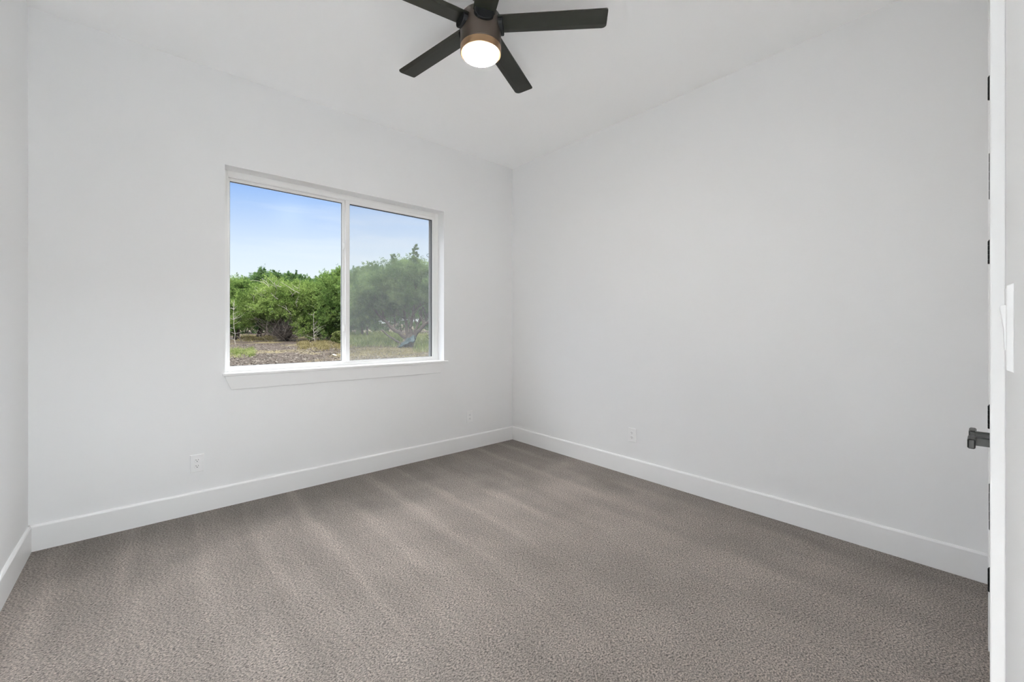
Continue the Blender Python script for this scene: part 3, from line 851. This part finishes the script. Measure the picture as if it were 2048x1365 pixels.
tree('juniper_tree', 'grey-green juniper standing behind the left half of the right pane', 728, 0, [(712, 575, 22, 34, 0), (722, 548, 10, 16, 0), (740, 555, 20, 24, 0), (735, 600, 42, 54, 0), (712, 640, 30, 26, 0), (745, 536, 8, 14, 0), (765, 560, 22, 26, 0), (770, 600, 36, 42, 0)], 22000, M_LEAF_D, depth=30.5, group='junipers beyond the window')
tree('juniper_tree', 'grey-green tree at the right edge of the right pane', 882, 0, [(880, 560, 22, 40, 0), (866, 535, 10, 18, 0), (890, 600, 26, 40, 0), (858, 575, 20, 28, 0)], 9000, M_LEAF_D, depth=31, group='junipers beyond the window')
for (px, top, hw, dd, lab) in ((700, 540, 34, 37, 'far dark juniper behind the centre bar of the window'),):
    tree('juniper_tree', lab, px, 0, [(px, top + 50, hw, 46, 0), (px + 6, top + 14, hw * 0.4, 16, 0), (px, 645, hw, 30, 0)], 7000, M_LEAF_C, depth=dd, group='junipers beyond the window')
for px, dd, lab in ((385, 33, 'green juniper just past the left edge of the window view'), (262, 35, 'green juniper well left of the window view, beside a taller neighbour'), (130, 34, 'green juniper furthest left along the tree line')):
    tree('juniper_tree', lab, px, 0, [(px, 600, 52, 36, 0), (px - 18, 575, 26, 24, 0), (px + 20, 630, 46, 34, 0), (px - 30, 640, 40, 30, 0)], 9000, M_LEAF_B, depth=dd, group='junipers beyond the window')
for i, (px, top) in enumerate(((490, 572), (650, 566), (800, 560), (950, 555))):
    tree('juniper_tree', ['farthest juniper row, behind the left end of the left pane', 'farthest juniper row, behind the right end of the left pane', 'farthest juniper row, behind the big-trunked tree', 'farthest juniper, out past the right window edge'][i],
         px, 0, [(px - 38, top + 42, 36, 40, 0), (px + 6, top + 44, 36, 40, 0), (px + 46, top + 46, 32, 40, 0), (px, top + 16, 16, 18, 0), (px - 36, 645, 36, 24, 0), (px + 34, 645, 40, 24, 0)], 12000, M_LEAF_C, depth=43, group='junipers beyond the window', W=0.02, L=(0.11, 0.22))

# F: the big leaning multi-stem tree in the right pane
dF = depth_of(694)
fx_, fy_ = at(817, dF); fz = ground_z(fx_, fy_)
Ft = empty('spreading_tree', (fx_, fy_, fz))
tag(Ft, 'large spreading tree with thick forking dark trunk in the right pane', 'tree')
kF = dF / FPX
def fp(px, py, df=0.0):
    v = RV * ((px - 817) * kF) + FV * df
    return (v[0], v[1], CAM_H - (py - 656.8) * kF - fz)
m = MB()
limb(m, fp(817, 700), fp(822, 668), 0.34, 0.24, 0.02, 6, 12)
tr = m.build('trunk', M_BARK, Ft, smooth=True)
def bough(p, q, r0, r1, subs=3, bend=0.08):
    m = MB(); pts = limb(m, p, q, r0, r1, bend, 8, 8)
    for j in range(subs):
        s_ = pts[rng.integers(4, 8)]
        e_ = s_ + Vector(rng.normal(size=3)) * 0.5 + Vector((0, 0, 0.7))
        limb(m, s_, e_, r1 * 0.9, 0.012, 0.15, 5, 5)
    return m.build('bough', M_BARK, Ft, smooth=True)
bough(fp(812, 676), fp(765, 634, -0.4), 0.13, 0.07); bough(fp(765, 634, -0.4), fp(738, 606, -0.6), 0.07, 0.03)
bough(fp(815, 674), fp(806, 622, 0.2), 0.11, 0.06); bough(fp(806, 622, 0.2), fp(800, 575, 0.3), 0.06, 0.025)
bough(fp(821, 672), fp(829, 615, -0.1), 0.12, 0.06); bough(fp(829, 615, -0.1), fp(836, 560, 0), 0.06, 0.025)
bough(fp(825, 674), fp(843, 628, 0.3), 0.08, 0.05); bough(fp(824, 678), fp(858, 645, -0.3), 0.14, 0.09)
bough(fp(858, 645, -0.3), fp(895, 620, -0.5), 0.09, 0.05); bough(fp(840, 662), fp(858, 618, 0.2), 0.07, 0.04)
bough(fp(808, 690), fp(770, 660, -0.7), 0.07, 0.04, 0); bough(fp(790, 655, 0), fp(775, 600, 0.4), 0.04, 0.02)
blF = []
for bx, by, hw, hh, df in [(800, 560, 46, 36, 0), (760, 578, 40, 34, -0.5), (845, 560, 34, 36, 0.3), (735, 605, 30, 30, -0.6), (820, 538, 26, 22, 0.2), (790, 532, 16, 16, 0.4), (835, 600, 34, 22, 0.6), (772, 612, 34, 22, 0.2), (870, 585, 30, 34, -0.2), (808, 595, 34, 26, -0.4), (722, 630, 22, 22, -0.3), (829, 520, 10, 18, 0), (832, 498, 6, 9, 0), (786, 520, 5, 14, 0.2)]:
    p = fp(bx, by, df); blF.append((p[0], p[1], p[2], hw * kF, hw * kF * 0.9, hh * kF))
foliage(Ft, blF, 34000, (0.055, 0.12), 0.011, 5, M_LEAF_D, 0.7, 0.3, 0.9)
m = MB()
for j in range(150):
    s_ = Vector(fp(rng.uniform(740, 850), rng.uniform(600, 655), rng.uniform(-0.6, 0.6)))
    limb(m, s_, s_ + Vector(RV * rng.normal() * 0.5 + FV * rng.normal() * 0.3) + Vector((0, 0, rng.uniform(0.1, 0.8))), 0.010, 0.003, 0.2, 4, 4)
m.build('bare_twigs', M_TWIG, Ft)

# blue-grey sheet lying against the trunk
tx, ty = at(813, dF - 0.50); tz = ground_z(tx, ty)
n = 26; m = MB()
for i in range(n):
    for j in range(n):
        u, v = i / (n - 1), j / (n - 1)
        q = max(0.0, math.sin(math.pi * min(1, u * 0.62)) ** 0.8 * math.sin(math.pi * (0.12 + 0.76 * v)) ** 0.7)
        hgt = 0.70 * q * (0.35 + 0.65 * u) + 0.05 * math.sin(17 * u + 9 * v) * q + 0.05 * math.sin(23 * v - 6 * u) * q
        p = RV * ((u - 0.5) * 0.95 + 0.06 * math.sin(11 * v)) + FV * ((v - 0.5) * 0.75 + 0.05 * math.sin(13 * u))
        m.v.append((tx + p[0], ty + p[1], tz + max(0.015, hgt)))
for i in range(n - 1):
    for j in range(n - 1):
        m.f.append((i * n + j, (i + 1) * n + j, (i + 1) * n + j + 1, i * n + j + 1)); m.m.append(0)
o = m.build('plastic_sheet', M_TARP)
sd = o.modifiers.new('thickness', 'SOLIDIFY'); sd.thickness = 0.02
tag(o, 'crumpled blue-grey sheet leaning on the foot of the thick-trunked tree', 'sheet')

# pale saplings
def sapling(px, ypx, top, label, mat_, seed_branches):
    d = depth_of(ypx); x, y = at(px, d); z = ground_z(x, y)
    r = empty('bare_sapling', (x, y, z)); tag(r, label, 'sapling', 'bare saplings on the dirt')
    kk = d / FPX; H = (ypx - top) * kk
    m = MB(); pts = limb(m, (0, 0, -0.03), tuple(RV * -0.08) [:2] + (H,), 0.016, 0.006, 0.04, 9, 6); m.build('stem', mat_, r)
    for j in range(seed_branches):
        m = MB(); s_ = pts[rng.integers(1, 9)]
        limb(m, s_, s_ + Vector(RV * rng.normal() * 0.42 + FV * rng.normal() * 0.3) + Vector((0, 0, rng.uniform(0.1, 0.6))), 0.008, 0.003, 0.12, 5, 5)
        m.build('side_twig', mat_, r)
sapling(471, 688, 600, 'pale leafless sapling at the left edge of the left pane', M_DEADWOOD, 20)
sapling(631, 686, 624, 'thin straight pale sapling right of the broad juniper', M_DEADWOOD, 12)
sapling(483, 696, 668, 'short dark forked dead stem rising from the grass clump at lower left', M_TWIG, 6)

# small bush and grass
def blades(name, label, px0, px1, y0, y1, n, H, material, W=0.012, kind='stuff', cat='grass', clump=0.0, lean=0.35):
    pts = []
    yy = np.clip(rng.normal((y0 + y1) / 2, (y1 - y0) * 0.30, n), y0 - 4, y1 + 5); dd = 2.187 / ((yy - 656.8) / FPX + 0.0429)
    cl_ = rng.uniform(px0, px1, 14); pxs = cl_[rng.integers(0, 14, n)] + rng.normal(size=n) * (px1 - px0) * 0.07
    a = (pxs - 1024) / FPX
    X = dd * (SN + a * CS); Y = dd * (CS - a * SN)
    Z = np.where(dd < 31, -0.25 + 0.0429 * (dd - 16), 0.393 + 0.03 * (dd - 31)) - 0.02
    P = np.stack([X, Y, Z], -1)
    d = unit(np.stack([rng.normal(size=n) * lean, rng.normal(size=n) * lean, np.ones(n)], -1))
    h = (H * rng.uniform(0.5, 1.15, n))[:, None]
    s_ = unit(np.cross(d, rng.normal(size=(n, 3)))) * W
    bend = np.stack([rng.normal(size=n), rng.normal(size=n), np.zeros(n)], -1) * 0.15 * h
    V = np.stack([P - s_, P + s_, P + d * h * 0.6 + s_ * 0.7 + bend * 0.3, P + d * h + bend], 1).reshape(-1, 3)
    o = np_mesh(name, V, np.arange(len(V)), 4, material)
    tag(o, label, cat, None, kind)
    return o
blades('tall_grass', 'tall pale-green grass growing behind the thick-trunked tree', 700, 800, 672, 690, 9000, 0.5, M_GRASS_G, 0.016)
blades('tall_grass', 'yellow-green grass growing right of the thick-trunked tree', 830, 900, 668, 700, 4000, 0.3, M_GRASS_G, 0.016)
blades('dry_grass', 'dry yellow grass under the broad juniper', 480, 550, 671, 681, 4500, 0.16, M_GRASS_Y, 0.016)
blades('dry_grass', 'dry yellow grass in front of the thin pale sapling', 605, 700, 684, 698, 5500, 0.20, M_GRASS_Y, 0.014)
blades('dry_grass', 'short straw grass on the dirt in the right pane', 700, 900, 692, 716, 9000, 0.10, M_GRASS_Y, 0.012)
blades('grass_clump', 'green-yellow grass clump at lower left of the left pane', 452, 506, 699, 711, 3500, 0.14, M_GRASS_G, 0.012)
d = depth_of(690); x, y = at(674, d)
sb_ = empty('small_bush', (x, y, ground_z(x, y)))
tag(sb_, 'small bright-green bush at the foot of the window centre bar', 'bush')
kk = d / FPX
foliage(sb_, [(0, 0, 14 * kk, 9 * kk, 9 * kk, 14 * kk), (RV[0] * 8 * kk, RV[1] * 8 * kk, 10 * kk, 7 * kk, 7 * kk, 12 * kk)], 900, (0.06, 0.14), 0.02, 4, M_GRASS_G, 0.9, 0.6)
m = MB()
for j in range(5): limb(m, (0, 0, -0.03), tuple(Vector(RV * rng.normal() * 0.15) + Vector((0, 0, 0.55))), 0.012, 0.005, 0.1, 4, 5)
m.build('stem', M_TWIG, sb_)

# pale board and dark debris on the dirt
d = depth_of(711.5); x, y = at(669, d)
o = MB().box(-0.045, 0.045, -0.30, 0.30, 0, 0.03).build('board', M_PLANK, bevel=0.004)
o.location = (x, y, ground_z(x, y) + 0.012); o.rotation_euler = (math.radians(3), 0, math.atan2(-FV[0], FV[1]) + math.radians(35))
tag(o, 'short pale wooden board lying on the dirt', 'board')
V = []
n = 5200
yy = rng.uniform(688, 742, n); dd = 2.187 / ((yy - 656.8) / FPX + 0.0429); pxs = rng.uniform(440, 900, n); a = (pxs - 1024) / FPX
P = np.stack([dd * (SN + a * CS), dd * (CS - a * SN), -0.25 + 0.0429 * (dd - 16) + 0.015], -1)
d_ = unit(np.stack([rng.normal(size=n), rng.normal(size=n), rng.normal(size=n) * 0.15], -1)); s_ = unit(np.cross(d_, np.array([0, 0, 1.0]))) 
ln = rng.uniform(0.02, 0.065, n)[:, None]; wv = rng.uniform(0.005, 0.014, n)[:, None]
V = np.stack([P - d_ * ln - s_ * wv, P + d_ * ln - s_ * wv, P + d_ * ln + s_ * wv + [0, 0, 0.02], P - d_ * ln + s_ * wv + [0, 0, 0.02]], 1).reshape(-1, 3)
M_CHIP = leaf_mat('wood_chips', (0.022, 0.018, 0.014), (0.085, 0.072, 0.060), (0.24, 0.22, 0.19), 30)
o = np_mesh('wood_chips', V, np.arange(len(V)), 4, M_CHIP); tag(o, 'scattered wood chips and leaf litter on the bare dirt', 'wood chips', None, 'stuff')
